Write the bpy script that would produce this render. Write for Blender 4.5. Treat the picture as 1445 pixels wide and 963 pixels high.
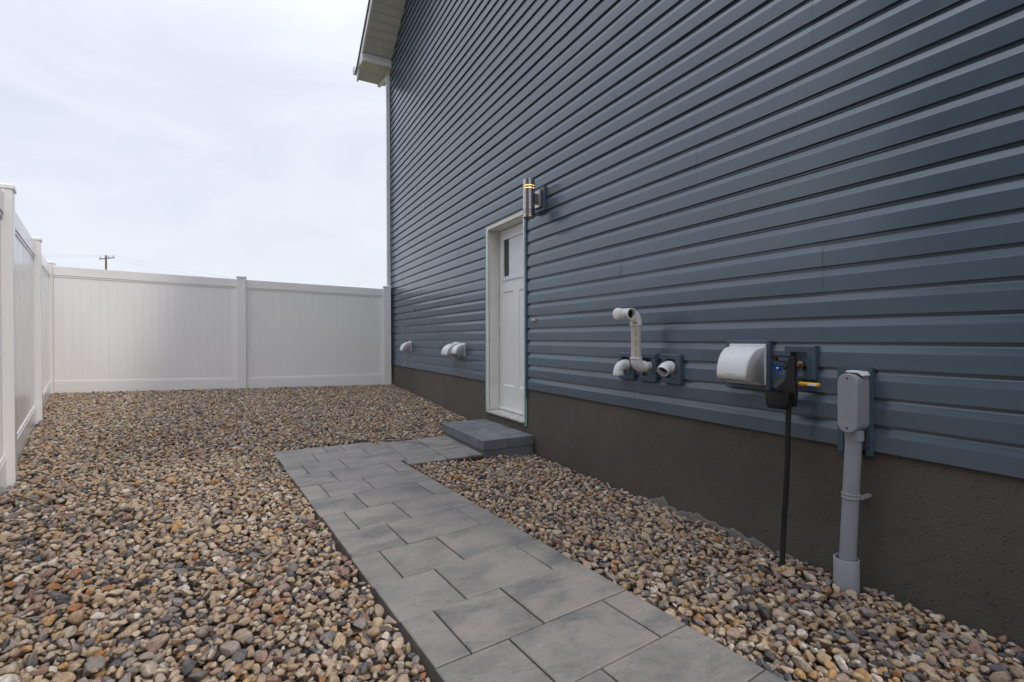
import bpy, bmesh, math, random
import numpy as np
from mathutils import Vector, Matrix, Euler

random.seed(7); rng = np.random.default_rng(11)
scene = bpy.context.scene
for o in list(bpy.data.objects): bpy.data.objects.remove(o)
COL = scene.collection
R = math.radians

# ------------------------------------------------------------------ camera
CAMZ = 1.05
cam_d = bpy.data.cameras.new('camera'); cam = bpy.data.objects.new('camera', cam_d); COL.objects.link(cam)
yaw, pitch, roll = R(28.329), R(-0.389), R(-0.155)
fw = Vector((math.sin(yaw)*math.cos(pitch), math.cos(yaw)*math.cos(pitch), math.sin(pitch)))
rt = Vector((math.cos(yaw), -math.sin(yaw), 0)); up = rt.cross(fw)
rt2 = rt*math.cos(roll)+up*math.sin(roll); up2 = -rt*math.sin(roll)+up*math.cos(roll)
M = Matrix((rt2, up2, -fw)).transposed().to_4x4(); M.translation = Vector((0, 0, CAMZ))
cam.matrix_world = M
cam_d.sensor_fit = 'HORIZONTAL'; cam_d.sensor_width = 36; cam_d.lens = 36*690/1445
cam_d.clip_start = .05; cam_d.clip_end = 3000
scene.camera = cam

# ------------------------------------------------------------------ light
SUN_TRAVEL = Vector((-.5, 1.0, -1.095)).normalized()
sd = bpy.data.lights.new('sun', 'SUN'); sd.energy = 1.05; sd.angle = R(5); sd.color = (1, .95, .87)
sun = bpy.data.objects.new('sun', sd); COL.objects.link(sun)
sun.rotation_euler = SUN_TRAVEL.to_track_quat('-Z', 'Y').to_euler(); sun.location = (8, -12, 20)
to_sun = -SUN_TRAVEL
world = bpy.data.worlds.new('World'); scene.world = world; world.use_nodes = True
nt = world.node_tree; nt.nodes.clear()
def N(nt, t, **kw):
    n = nt.nodes.new(t)
    for k, v in kw.items():
        if hasattr(n, k): setattr(n, k, v)
    return n
out = N(nt, 'ShaderNodeOutputWorld'); bg = N(nt, 'ShaderNodeBackground')
sky = N(nt, 'ShaderNodeTexSky'); sky.sky_type = 'NISHITA'; sky.sun_disc = False
sky.sun_elevation = math.asin(to_sun.z); sky.sun_rotation = math.atan2(to_sun.x, to_sun.y)
sky.air_density = 1.0; sky.dust_density = 2.0; sky.ozone_density = 1.0
tc = N(nt, 'ShaderNodeTexCoord'); mp = N(nt, 'ShaderNodeMapping')
mp.inputs['Rotation'].default_value = (R(12), R(-25), R(20)); mp.inputs['Scale'].default_value = (1.6, 1.0, 4.2)
nz = N(nt, 'ShaderNodeTexNoise'); nz.inputs['Scale'].default_value = 1.7; nz.inputs['Detail'].default_value = 7; nz.inputs['Roughness'].default_value = .55; nz.inputs['Distortion'].default_value = .6
cr = N(nt, 'ShaderNodeMapRange'); cr.inputs['From Min'].default_value = .3; cr.inputs['From Max'].default_value = .72; cr.inputs['To Min'].default_value = .74; cr.inputs['To Max'].default_value = 1.0
sc = N(nt, 'ShaderNodeVectorMath', operation='SCALE'); sc.inputs['Scale'].default_value = .11
mx = N(nt, 'ShaderNodeMix', data_type='RGBA'); mx.inputs['B'].default_value = (.80, .832, .915, 1)
L = nt.links.new
L(tc.outputs['Generated'], mp.inputs['Vector']); L(mp.outputs['Vector'], nz.inputs['Vector']); L(nz.outputs['Fac'], cr.inputs['Value'])
L(sky.outputs['Color'], sc.inputs[0]); L(sc.outputs['Vector'], mx.inputs['A']); L(cr.outputs['Result'], mx.inputs['Factor'])
sx = N(nt, 'ShaderNodeSeparateXYZ'); L(tc.outputs['Generated'], sx.inputs[0])
pw = N(nt, 'ShaderNodeMath', operation='MAXIMUM'); L(sx.outputs['Z'], pw.inputs[0]); pw.inputs[1].default_value = 0
pw2 = N(nt, 'ShaderNodeMath', operation='POWER'); L(pw.outputs[0], pw2.inputs[0]); pw2.inputs[1].default_value = 4.5
zr_ = N(nt, 'ShaderNodeMath', operation='MULTIPLY_ADD'); L(pw2.outputs[0], zr_.inputs[0]); zr_.inputs[1].default_value = 2.6; zr_.inputs[2].default_value = .96
L(zr_.outputs[0], bg.inputs['Strength'])
L(mx.outputs['Result'], bg.inputs['Color'])
L(bg.outputs['Background'], out.inputs['Surface'])
scene.view_settings.view_transform = 'Standard'; scene.view_settings.look = 'None'
scene.view_settings.exposure = 0.2; scene.view_settings.gamma = 1.0; scene.view_settings.use_curve_mapping = False
scene.render.engine = 'CYCLES'

# ------------------------------------------------------------------ material helpers
class Mat:
    def __init__(s, name, color=(.5, .5, .5), rough=.5, metal=0, spec=.5):
        s.m = bpy.data.materials.new(name); s.m.use_nodes = True; s.nt = s.m.node_tree
        s.b = s.nt.nodes['Principled BSDF']
        s.b.inputs['Base Color'].default_value = (*color, 1); s.b.inputs['Roughness'].default_value = rough
        s.b.inputs['Metallic'].default_value = metal; s.b.inputs['Specular IOR Level'].default_value = spec
    def n(s, t, **kw): return N(s.nt, t, **kw)
    def l(s, a, b): s.nt.links.new(a, b)
    def coord(s, kind='Object', scale=(1, 1, 1), rnd=False):
        t = s.n('ShaderNodeTexCoord'); m = s.n('ShaderNodeMapping'); m.inputs['Scale'].default_value = scale
        s.l(t.outputs[kind], m.inputs['Vector'])
        if rnd:
            oi = s.n('ShaderNodeObjectInfo'); mu = s.n('ShaderNodeMath', operation='MULTIPLY'); mu.inputs[1].default_value = 83.0
            cb = s.n('ShaderNodeCombineXYZ'); s.l(oi.outputs['Random'], mu.inputs[0])
            for i in range(3): s.l(mu.outputs[0], cb.inputs[i])
            s.l(cb.outputs[0], m.inputs['Location'])
        return m.outputs['Vector']
    def noise(s, vec, scale, detail=4, rough=.5, dist=0):
        n = s.n('ShaderNodeTexNoise'); n.inputs['Scale'].default_value = scale; n.inputs['Detail'].default_value = detail
        n.inputs['Roughness'].default_value = rough; n.inputs['Distortion'].default_value = dist
        s.l(vec, n.inputs['Vector']); return n.outputs['Fac']
    def ramp(s, fac, stops, interp='LINEAR'):
        r = s.n('ShaderNodeValToRGB'); r.color_ramp.interpolation = interp
        e = r.color_ramp.elements
        while len(e) < len(stops): e.new(.5)
        for i, (p, c) in enumerate(stops):
            e[i].position = p; e[i].color = (*c, 1) if len(c) == 3 else c
        s.l(fac, r.inputs['Fac']); return r.outputs['Color']
    def mix(s, a, b, fac, blend='MIX'):
        m = s.n('ShaderNodeMix', data_type='RGBA'); m.blend_type = blend
        for sock, v in (('A', a), ('B', b), ('Factor', fac)):
            if hasattr(v, 'is_output') or isinstance(v, bpy.types.NodeSocket): s.l(v, m.inputs[sock])
            elif sock == 'Factor': m.inputs[sock].default_value = v
            else: m.inputs[sock].default_value = (*v, 1)
        return m.outputs['Result']
    def rng(s, v, a, b, c, d):
        m = s.n('ShaderNodeMapRange'); s.l(v, m.inputs['Value'])
        for k, x in zip(('From Min', 'From Max', 'To Min', 'To Max'), (a, b, c, d)): m.inputs[k].default_value = x
        return m.outputs['Result']
    def color(s, v): s.l(v, s.b.inputs['Base Color']); return s
    def rough(s, v): s.l(v, s.b.inputs['Roughness']); return s
    def bump(s, h, strength=.3, dist=.002):
        b = s.n('ShaderNodeBump'); b.inputs['Strength'].default_value = strength; b.inputs['Distance'].default_value = dist
        if s.b.inputs['Normal'].is_linked: s.l(s.b.inputs['Normal'].links[0].from_socket, b.inputs['Normal'])
        s.l(h, b.inputs['Height']); s.l(b.outputs['Normal'], s.b.inputs['Normal']); return s

def simple(name, color, rough=.5, metal=0, spec=.5, var=.08, scale=6, bump=0, bscale=60):
    m = Mat(name, color, rough, metal, spec)
    v = m.coord(rnd=True)
    f = m.noise(v, scale, 5, .6)
    dk = tuple(c*(1-var*2.2) for c in color)
    lt = tuple(min(1, c*(1+var)) for c in color)
    m.color(m.ramp(f, [(.3, dk), (.5, color), (.72, lt)]))
    m.rough(m.rng(m.noise(v, scale*2.7, 4), .3, .7, max(.02, rough-.07), min(1, rough+.1)))
    if bump: m.bump(m.noise(v, bscale, 3), bump, .001)
    return m.m

MAT = {}
# siding: grained vinyl
m = Mat('blue_grey_vinyl_siding', (.08, .13, .18), .26, 0, .9)
v = m.coord('Object'); big = m.noise(v, .9, 4); st = m.noise(m.coord('Object', (1, .55, 14)), 2.2, 5, .6)
oi = m.n('ShaderNodeObjectInfo')
c = m.ramp(big, [(.3, (.072, .108, .147)), (.7, (.080, .118, .159))])
c = m.mix(c, (.084, .122, .162), m.rng(st, .45, .75, 0, .35))
c = m.mix(c, (.125, .165, .205), m.rng(m.noise(m.coord('Object', (1, 2.5, 1)), 3, 6, .7), .62, .85, 0, .04))
hs = m.n('ShaderNodeHueSaturation'); m.l(c, hs.inputs['Color']); m.l(m.rng(oi.outputs['Random'], 0, 1, .95, 1.05), hs.inputs['Value'])
m.color(hs.outputs['Color'])
m.rough(m.rng(m.noise(v, 5, 4), .3, .7, .20, .28))
m.bump(m.noise(m.coord('Object', (1, 9, 120)), 3.0, 4, .6), .16, .0010)
m.bump(m.noise(v, 1.5, 2), .12, .012)
MAT['siding'] = m.m
MAT['siding_trim'] = simple('blue_grey_vinyl_trim', (.072, .108, .147), .30, var=.05)
# foundation parging
m = Mat('brown_grey_parging', (.1, .09, .078), .75, 0, .35)
v = m.coord('Object')
c = m.ramp(m.noise(v, 1.1, 6, .6, .3), [(.28, (.096, .085, .072)), (.5, (.126, .112, .094)), (.75, (.155, .14, .12))])
c = m.mix(c, (.2, .19, .175), m.rng(m.noise(v, 34, 3, .6), .70, .80, 0, .55))
c = m.mix(c, (.15, .138, .122), m.rng(m.noise(v, 75, 5, .8), .5, .7, 0, .55))
c = m.mix(c, (.05, .045, .038), m.rng(m.noise(v, 52, 5, .8), .54, .72, 0, .3))
c = m.mix(c, (.075, .063, .05), m.rng(m.noise(m.coord('Object', (1, 1, .5)), 2.3, 5, .7), .58, .8, 0, .5))
m.color(c)
vo = m.n('ShaderNodeTexVoronoi'); vo.inputs['Scale'].default_value = 58; m.l(m.coord('Object', (1, 1, 1.25)), vo.inputs['Vector'])
lump = m.rng(vo.outputs['Distance'], .05, .32, 1, 0)
mk = m.rng(m.noise(v, 17, 3), .38, .55, 0, 1)
mu = m.n('ShaderNodeMath', operation='MULTIPLY'); m.l(lump, mu.inputs[0]); m.l(mk, mu.inputs[1])
m.bump(m.noise(v, 150, 4, .7), .9, .010); m.bump(mu.outputs[0], .8, .008); m.bump(m.noise(v, 9, 3), .35, .01)
MAT['parging'] = m.m
m = Mat('grey_mortar', (.3, .29, .275), .9, 0, .2)
v = m.coord(); m.color(m.ramp(m.noise(v, 16, 6, .7), [(.3, (.17, .16, .148)), (.7, (.26, .25, .235))])); m.bump(m.noise(v, 60, 4), .5, .003); MAT['mortar'] = m.m
# white vinyl
m = Mat('white_fence_vinyl', (.78, .765, .75), .27, 0, .5)
v = m.coord(rnd=True)
c = m.ramp(m.noise(v, 1.5, 5, .6), [(.3, (.86, .845, .83)), (.7, (.885, .875, .86))])
c = m.mix(c, (.6, .56, .5), m.rng(m.noise(m.coord('Object', (3, 3, 1), True), 3.0, 7, .7), .66, .9, 0, .2))
m.color(c); m.rough(m.rng(m.noise(v, 1.2, 2), .3, .7, .16, .22))
MAT['fence'] = m.m
MAT['white_alu'] = simple('white_aluminium', (.82, .82, .815), .38, var=.05)
m = Mat('grey_soffit', (.42, .40, .37), .55); MAT['soffit'] = simple('warm_grey_soffit', (.68, .66, .625), .55, var=.04)
MAT['soffit_light'] = simple('white_soffit', (.78, .78, .775), .5, var=.04)
MAT['door_frame'] = simple('cream_painted_frame', (.74, .72, .67), .45, var=.05, scale=9, bump=.1)
m = Mat('white_fibreglass_door', (.72, .71, .69), .42)
v = m.coord(); m.bump(m.noise(m.coord('Object', (12, 12, 1)), 9, 5, .6), .12, .0015)
m.color(m.ramp(m.noise(v, 3, 5), [(.3, (.79, .785, .77)), (.7, (.83, .825, .81))])); MAT['door'] = m.m
m = Mat('door_glass', (.02, .022, .025), .03, 0, .8); v = m.coord(); m.bump(m.noise(v, 3, 2), .02, .004)
m.color(m.ramp(m.noise(v, 2, 2), [(.3, (.018, .02, .023)), (.7, (.028, .03, .034))])); MAT['glass'] = m.m
MAT['film'] = simple('pale_window_film', (.72, .71, .76), .3, var=.03)
MAT['teal'] = simple('teal_flashing_tape', (.22, .55, .50), .5, var=.06)
MAT['green_dark'] = simple('dark_green_flashing', (.06, .13, .08), .6, var=.08)
MAT['sill'] = simple('dusty_aluminium_sill', (.5, .48, .45), .5, 0, .5, var=.12, scale=12)
MAT['black'] = simple('black_plastic', (.012, .012, .013), .42, var=.15)
MAT['rubber'] = simple('black_rubber', (.012, .012, .012), .6, var=.2)
MAT['dark'] = simple('dark_recess', (.012, .012, .013), .9, var=.2)  # near-black colour stands in for shade inside holes and pipe ends
m = Mat('brushed_steel', (.46, .44, .42), .28, 1.0)
v = m.coord('Object'); m.rough(m.rng(m.noise(v, 8, 2), .3, .7, .25, .28)); m.color(m.ramp(m.noise(v, 8, 2), [(.3, (.44, .42, .40)), (.7, (.46, .44, .42))])); MAT['steel'] = m.m
m = Mat('warm_lamp_glow', (1, .8, .5), .5); m.b.inputs['Emission Color'].default_value = (1, .62, .24, 1); m.b.inputs['Emission Strength'].default_value = 1.7; MAT['glow'] = m.m
MAT['copper'] = simple('copper_ring', (.5, .27, .17), .35, 1, var=.1)
MAT['pvc'] = simple('white_pvc', (.80, .80, .79), .35, var=.04)
m = Mat('cream_pvc_pipe', (.6, .55, .46), .4)
v = m.coord(); m.color(m.ramp(m.noise(v, 5, 4), [(.3, (.56, .51, .43)), (.7, (.64, .6, .52))])); MAT['pvc_cream'] = m.m
MAT['primer'] = simple('orange_primer_stain', (.55, .22, .07), .5, var=.2, scale=30)
MAT['ink'] = simple('black_print', (.02, .02, .02), .6)
MAT['hood'] = simple('white_moulded_hood', (.74, .75, .77), .33, var=.04)
MAT['label'] = simple('grey_embossed_print', (.45, .45, .47), .5)
MAT['blue'] = simple('blue_handwheel', (.008, .075, .30), .35, var=.15)
MAT['brass'] = simple('aged_brass', (.28, .17, .09), .45, .8, var=.25, scale=25)
MAT['yellow'] = simple('yellow_lever_sleeve', (.75, .36, .012), .45, var=.08)
MAT['conduit'] = simple('grey_pvc_conduit', (.30, .315, .345), .42, var=.05)
MAT['taupe'] = simple('taupe_siding', (.17, .15, .13), .5, var=.06)
MAT['beige'] = simple('beige_button', (.55, .46, .36), .45)
MAT['wood'] = simple('weathered_pole_wood', (.21, .125, .075), .85, var=.2, scale=3)
MAT['insulator'] = simple('grey_insulator', (.12, .13, .15), .3)
MAT['wire'] = simple('grey_cable', (.42, .43, .46), .6)
MAT['leaf'] = simple('weed_leaf', (.055, .12, .02), .55, var=.25, scale=20)
m = Mat('roof_shingles', (.06, .06, .065), .9); v = m.coord(); m.color(m.ramp(m.noise(v, 30, 5), [(.3, (.035, .035, .04)), (.7, (.09, .09, .095))])); m.bump(m.noise(v, 120, 3), .5, .004); MAT['shingle'] = m.m
m = Mat('gravel_soil', (.12, .095, .07), .95, 0, .2); v = m.coord()
m.color(m.ramp(m.noise(v, 45, 6, .7), [(.3, (.04, .033, .027)), (.55, (.085, .068, .05)), (.75, (.15, .12, .09))])); m.bump(m.noise(v, 60, 5), .8, .01); MAT['soil'] = m.m
m = Mat('dry_prairie_grass', (.12, .12, .06), .95, 0, .2); v = m.coord()
m.color(m.ramp(m.noise(v, .8, 8, .7), [(.3, (.09, .1, .045)), (.55, (.14, .13, .07)), (.75, (.2, .17, .1))])); m.bump(m.noise(v, 20, 5), .6, .03); MAT['grass'] = m.m

# pavers: mottled warm/cool grey concrete with cleft relief
def paver_mat(name, tones, bump=.5):
    m = Mat(name, tones[1], .72, 0, .4)
    v = m.coord('Object', (1, 1, 1), True)
    a = m.noise(m.coord('Object', (1.0, 1.7, 1), True), 3.4, 9, .66, .25)
    c = m.ramp(a, [(.29, tones[0]), (.43, tones[1]), (.54, tones[2]), (.74, tones[3])])
    oi = m.n('ShaderNodeObjectInfo')
    c = m.mix(c, tones[2], m.rng(oi.outputs['Random'], 0, 1, 0, .55))
    c = m.mix(c, tuple(t*.55 for t in tones[0]), m.rng(m.noise(v, 55, 5, .75), .55, .8, 0, .4))
    c = m.mix(c, tuple(t*1.25 for t in tones[3]), m.rng(m.noise(v, 90, 3, .7), .64, .8, 0, .35))
    m.color(c)
    rid = m.noise(m.coord('Object', (1, 1.6, 1), True), 4.5, 7, .6, .4)
    rr = m.ramp(rid, [(.0, (0, 0, 0)), (.42, (.35,)*3), (.5, (.75,)*3), (.56, (.55,)*3), (1, (1,)*3)])
    m.bump(rr, bump, .016); m.bump(m.noise(v, 130, 4, .7), .5, .003)
    m.rough(m.rng(m.noise(v, 12, 4), .3, .7, .46, .66))
    return m.m
MAT['paver'] = paver_mat('grey_slab_paver', [(.092, .094, .099), (.172, .164, .156), (.248, .228, .206), (.30, .266, .23)])
MAT['block'] = paver_mat('charcoal_step_block', [(.08, .086, .10), (.13, .138, .152), (.185, .19, .20), (.25, .25, .25)], .25)

# river stones: tone picked per stone
m = Mat('river_stone', (.3, .25, .2), .62, 0, .32)
oi = m.n('ShaderNodeObjectInfo')
tones = [(.0, (.50, .37, .25)), (.10, (.42, .29, .175)), (.19, (.57, .455, .335)), (.29, (.37, .275, .20)), (.38, (.49, .395, .31)),
         (.46, (.33, .275, .235)), (.53, (.56, .41, .25)), (.60, (.27, .235, .215)), (.66, (.10, .106, .118)), (.695, (.17, .165, .165)), (.74, (.062, .065, .072)),
         (.77, (.36, .23, .185)), (.82, (.50, .29, .12)), (.86, (.37, .155, .055)), (.885, (.28, .165, .13)), (.92, (.66, .58, .49)), (.955, (.45, .33, .21))]
c = m.ramp(oi.outputs['Random'], tones, 'CONSTANT')
v = m.coord('Object', (1, 1, 1), True)
n1 = m.noise(v, 1.4, 5, .6, .5)
c = m.mix(c, m.mix(c, (.36, .26, .18), .6), m.rng(n1, .45, .7, 0, .8))
c2 = m.n('ShaderNodeHueSaturation'); m.l(c, c2.inputs['Color']); m.l(m.rng(m.noise(v, 2.6, 7, .75), .3, .7, .5, 1.38), c2.inputs['Value'])
c2.inputs['Saturation'].default_value = .98
c = m.mix(c2.outputs['Color'], (.5, .44, .37), m.rng(m.noise(v, 9, 4, .75), .60, .78, 0, .45))
c = m.mix(c, (.05, .042, .036), m.rng(m.noise(v, 11, 4, .8), .58, .74, 0, .6))
m.color(c); m.rough(m.rng(m.noise(v, 2, 3), .3, .7, .5, .8)); m.bump(m.noise(v, 5, 5, .65), .35, .25)
MAT['stone'] = m.m

# ------------------------------------------------------------------ mesh helpers
class MB:
    def __init__(s): s.v = []; s.f = []; s.mi = []; s.cur = 0
    def add(s, vs, fs):
        b = len(s.v); s.v += [tuple(p) for p in vs]; s.f += [tuple(i+b for i in f) for f in fs]; s.mi += [s.cur]*len(fs); return s
    def box(s, x0, x1, y0, y1, z0, z1):
        return s.add([(x0,y0,z0),(x1,y0,z0),(x1,y1,z0),(x0,y1,z0),(x0,y0,z1),(x1,y0,z1),(x1,y1,z1),(x0,y1,z1)],
                     [(0,3,2,1),(4,5,6,7),(0,1,5,4),(1,2,6,5),(2,3,7,6),(3,0,4,7)])
    def hexa(s, p):  # 8 points: bottom 4 ccw, top 4 ccw
        return s.add(p, [(0,3,2,1),(4,5,6,7),(0,1,5,4),(1,2,6,5),(2,3,7,6),(3,0,4,7)])
    def prism(s, poly, off):  # planar polygon (3D) extruded by off
        n = len(poly); off = Vector(off)
        vs = [Vector(p) for p in poly]+[Vector(p)+off for p in poly]
        fs = [tuple(range(n))[::-1], tuple(range(n, 2*n))]+[(i, (i+1) % n, (i+1) % n+n, i+n) for i in range(n)]
        return s.add(vs, fs)
    def tube(s, pts, r, seg=16, caps=True):
        pts = [Vector(p) for p in pts]; n = len(pts); rs = r if isinstance(r, (list, tuple)) else [r]*n
        tang = [(pts[min(i+1, n-1)]-pts[max(i-1, 0)]).normalized() for i in range(n)]
        a = Vector((0, 0, 1)) if abs(tang[0].z) < .9 else Vector((1, 0, 0))
        u = tang[0].cross(a).normalized(); vs = []
        for i in range(n):
            if i: u = (u-tang[i]*u.dot(tang[i])).normalized()
            w = tang[i].cross(u)
            vs += [pts[i]+(u*math.cos(2*math.pi*k/seg)+w*math.sin(2*math.pi*k/seg))*rs[i] for k in range(seg)]
        fs = [(i*seg+k, i*seg+(k+1) % seg, (i+1)*seg+(k+1) % seg, (i+1)*seg+k) for i in range(n-1) for k in range(seg)]
        if caps: fs += [tuple(range(seg))[::-1], tuple(range((n-1)*seg, n*seg))]
        return s.add(vs, fs)
    def lathe(s, o, d, prof, seg=24):  # prof [(r,h)] along d from o
        o = Vector(o); d = Vector(d).normalized(); a = Vector((0, 0, 1)) if abs(d.z) < .9 else Vector((1, 0, 0))
        u = d.cross(a).normalized(); w = d.cross(u); vs = []
        for r, h in prof: vs += [o+d*h+(u*math.cos(2*math.pi*k/seg)+w*math.sin(2*math.pi*k/seg))*r for k in range(seg)]
        n = len(prof)
        return s.add(vs, [(i*seg+k, i*seg+(k+1) % seg, (i+1)*seg+(k+1) % seg, (i+1)*seg+k) for i in range(n-1) for k in range(seg)])
    def build(s, name, mat, parent=None, smooth=False, bevel=0, seg=2):
        me = bpy.data.meshes.new(name); me.from_pydata(s.v, [], s.f)
        for mm in (mat if isinstance(mat, (list, tuple)) else [mat]): me.materials.append(MAT[mm])
        if isinstance(mat, (list, tuple)): me.polygons.foreach_set('material_index', s.mi)
        bm = bmesh.new(); bm.from_mesh(me); bmesh.ops.recalc_face_normals(bm, faces=bm.faces); bm.to_mesh(me); bm.free()
        return link(name, me, parent, smooth, bevel, seg)
def link(name, me, parent=None, smooth=False, bevel=0, seg=2):
    o = bpy.data.objects.new(name, me); COL.objects.link(o)
    if parent is not None: o.parent = parent
    if smooth:
        me.polygons.foreach_set('use_smooth', [True]*len(me.polygons))
        if smooth == 'auto':
            try: me.set_sharp_from_angle(angle=R(38))
            except Exception: pass
    if bevel:
        b = o.modifiers.new('bevel', 'BEVEL'); b.width = bevel; b.segments = seg; b.limit_method = 'ANGLE'; b.angle_limit = R(40)
    return o
def tag(o, label, cat, group=None):
    o['label'] = label; o['category'] = cat
    if group: o['group'] = group
    return o
def thing(name, label, cat, group=None):
    o = bpy.data.objects.new(name, None); COL.objects.link(o); o.empty_display_size = .1
    return tag(o, label, cat, group)
def arc(c, a, b, r, n=8, a0=0, a1=math.pi/2):
    c, a, b = Vector(c), Vector(a), Vector(b)
    return [c+a*r*math.cos(a0+(a1-a0)*i/n)+b*r*math.sin(a0+(a1-a0)*i/n) for i in range(n+1)]

# ------------------------------------------------------------------ ground levels
WX = 2.301                       # outer face of the siding
def fence_x(Y): return -.80-.2270*(Y-1.75)
def lerp(Y, ks): return np.interp(Y, [k[0] for k in ks], [k[1] for k in ks])
def level(X, Y):
    X = np.asarray(X, float); Y = np.asarray(Y, float)
    xl = fence_x(Y)
    zl = lerp(Y, [(-1, .02), (1.75, .09), (4.2, .16), (6.65, .223), (9.2, .285)])
    za = lerp(Y, [(-1, .03), (1.5, .034), (3, .042), (4.8, .052), (6.2, .12), (9.2, .25)])
    zb = lerp(Y, [(-1, .03), (3.7, .038), (4.8, .055), (6.2, .11), (9.2, .235)])
    zr = lerp(Y, [(-1, -.01), (.6, .0), (1.5, -.022), (3.8, -.025), (4.7, .03), (5.4, .076), (9.2, .222)])
    z = np.where(X < .2, zl+(za-zl)*np.clip((X-xl)/(.2-xl), 0, 1),
        np.where(X < 1.3, za+(zb-za)*(X-.2)/1.1, zb+(zr-zb)*np.clip((X-1.3)/1.0, 0, 1)))
    return z
PZ = .05                          # top of the paving
O2 = Vector((.178, 4.787)); D2 = Vector((.092, -.996)).normalized(); E2 = Vector((-D2.y, D2.x))
def path_pt(u, v): p = O2+E2*u+D2*v; return (p.x, p.y)

# ------------------------------------------------------------------ outer ground and gravel bed
mb = MB(); mb.add([(-900, -900, -.12), (900, -900, -.12), (900, 900, -.12), (-900, 900, -.12)], [(0, 1, 2, 3)])
g = mb.build('ground', 'grass'); g['kind'] = 'structure'
ys = np.linspace(-1.6, 9.3, 60); nx = 34; vs = []; fs = []
for j, Y in enumerate(ys):
    xl = fence_x(Y)-.10
    for i in range(nx):
        X = xl+(WX+.02-xl)*i/(nx-1); vs.append((X, Y, float(level(X, Y))-.055))
for j in range(len(ys)-1):
    for i in range(nx-1): a = j*nx+i; fs.append((a, a+1, a+nx+1, a+nx))
mb = MB(); mb.add(vs, fs); bed = mb.build('gravel_bed', 'soil', smooth=True); bed['kind'] = 'structure'

# ------------------------------------------------------------------ paved path
path_base = MB()
a, b, c_, d_ = path_pt(.01, .05), path_pt(.82, .05), path_pt(.82, 5.9), path_pt(.01, 5.9)
path_base.hexa([(*a, -.08), (*b, -.08), (*c_, -.08), (*d_, -.08), (*a, PZ-.014), (*b, PZ-.014), (*c_, PZ-.014), (*d_, PZ-.014)])
path_base.box(1.15, 1.775, 3.81, 4.71, -.08, PZ-.0165)
path = path_base.build('path', 'soil'); path['kind'] = 'structure'
def slab(pts, zt, th, name, mat, parent, ch=.004, jit=.0015):
    """pts: 4 xy corners (any order round), bevelled top edge"""
    c = Vector((sum(p[0] for p in pts)/4, sum(p[1] for p in pts)/4))
    if sum((pts[i][0]*pts[(i+1) % 4][1]-pts[(i+1) % 4][0]*pts[i][1]) for i in range(4)) < 0: pts = pts[::-1]
    dz = [random.uniform(-jit, jit) for _ in range(4)]
    ins = []
    for i in range(4):
        p = Vector(pts[i]); e1 = (Vector(pts[(i+1) % 4])-p).normalized(); e0 = (Vector(pts[i-1])-p).normalized()
        ins.append(p+(e1+e0)*ch)
    lo = [(p[0]-c.x, p[1]-c.y, -th) for p in pts]
    mid = [(p[0]-c.x, p[1]-c.y, -ch*.8+dz[i]) for i, p in enumerate(pts)]
    tp = [(p.x-c.x, p.y-c.y, dz[i]) for i, p in enumerate(ins)]
    fs = [(3, 2, 1, 0), (8, 9, 10, 11)]
    for i in range(4):
        j = (i+1) % 4; fs += [(i, j, j+4, i+4), (i+4, j+4, j+8, i+8)]
    mb = MB(); mb.add(lo+mid+tp, fs); o = mb.build(name, mat, parent); o.location = (c.x, c.y, zt)
    return o
J = .0026
vrow = [0, .30, .61, .93, 1.24, 1.56, 1.87, 2.18, 2.49, 2.80, 3.095, 3.39, 3.67, 3.95, 4.25, 4.56, 4.87, 5.18, 5.49, 5.8]
for i in range(len(vrow)-1):
    v0, v1 = vrow[i]+.0025, vrow[i+1]-.0025
    us = [0, .41, .56, .83] if i == 0 else ([0, .27, .695, .83] if i % 2 else [0, .13, .42, .83])
    for k in range(len(us)-1):
        u0, u1 = us[k]+J, us[k+1]-J; e = random.uniform(-.002, .002)
        if k == 0: u0 += random.uniform(-.004, .004)
        uw = [u1, u1]
        if i < 3 and k == len(us)-2: uw = [(1.150-.178-.092*vv)/.996-J for vv in (v0, v1)]
        va = v0+(.075*us[k] if i == 0 else 0); vb = v0+(.075*us[k+1] if i == 0 else 0)
        slab([path_pt(u0, va), path_pt(uw[0], vb), path_pt(uw[1], v1), path_pt(u0, v1)], PZ+e*.6, .07, 'paver', 'paver', path)
x0, x1, x2 = 1.150, 1.455, 1.785
for (xa, xb, yy) in ((x0, x1, [3.80, 3.955, 4.42, 4.71]), (x1, x2, [3.82, 4.29, 4.725])):
    for k in range(len(yy)-1):
        sh = .028 if xa == x0 and k < 2 else 0
        slab([(xa+J-(.042 if k == 0 and xa == x0 else 0), yy[k]+J), (xb-J-.01, yy[k]+J), (xb-J, yy[k+1]-J), (xa+J-(.028 if k == 0 and xa == x0 else 0), yy[k+1]-J)], PZ-.0015+random.uniform(-.001, .001), .07, 'paver', 'paver', path)

# ------------------------------------------------------------------ door step: two courses of blocks
step = thing('door_step', 'low charcoal concrete block step on the gravel below the white side door', 'step')
SX0, SX1, SY0, SY1, SZ = 1.79, 2.303, 3.855, 4.895, .155
ym = 4.40
for lv, (zt, th) in enumerate(((SZ, .086), (SZ-.088, .13))):
    o_ = 0 if lv == 0 else .006
    for (ya, yb) in ((SY0+o_, ym), (ym, SY1-o_)):
        xm = 2.03 if lv == 0 else 2.12
        for (xa, xb) in ((SX0+o_, xm), (xm, SX1-o_)):
            slab([(xa+.0012, ya+.0012), (xb-.0012, ya+.0012), (xb-.0012, yb-.0012), (xa+.0012, yb-.0012)], zt, th, 'block', 'block', step, ch=.006, jit=.001)

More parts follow.
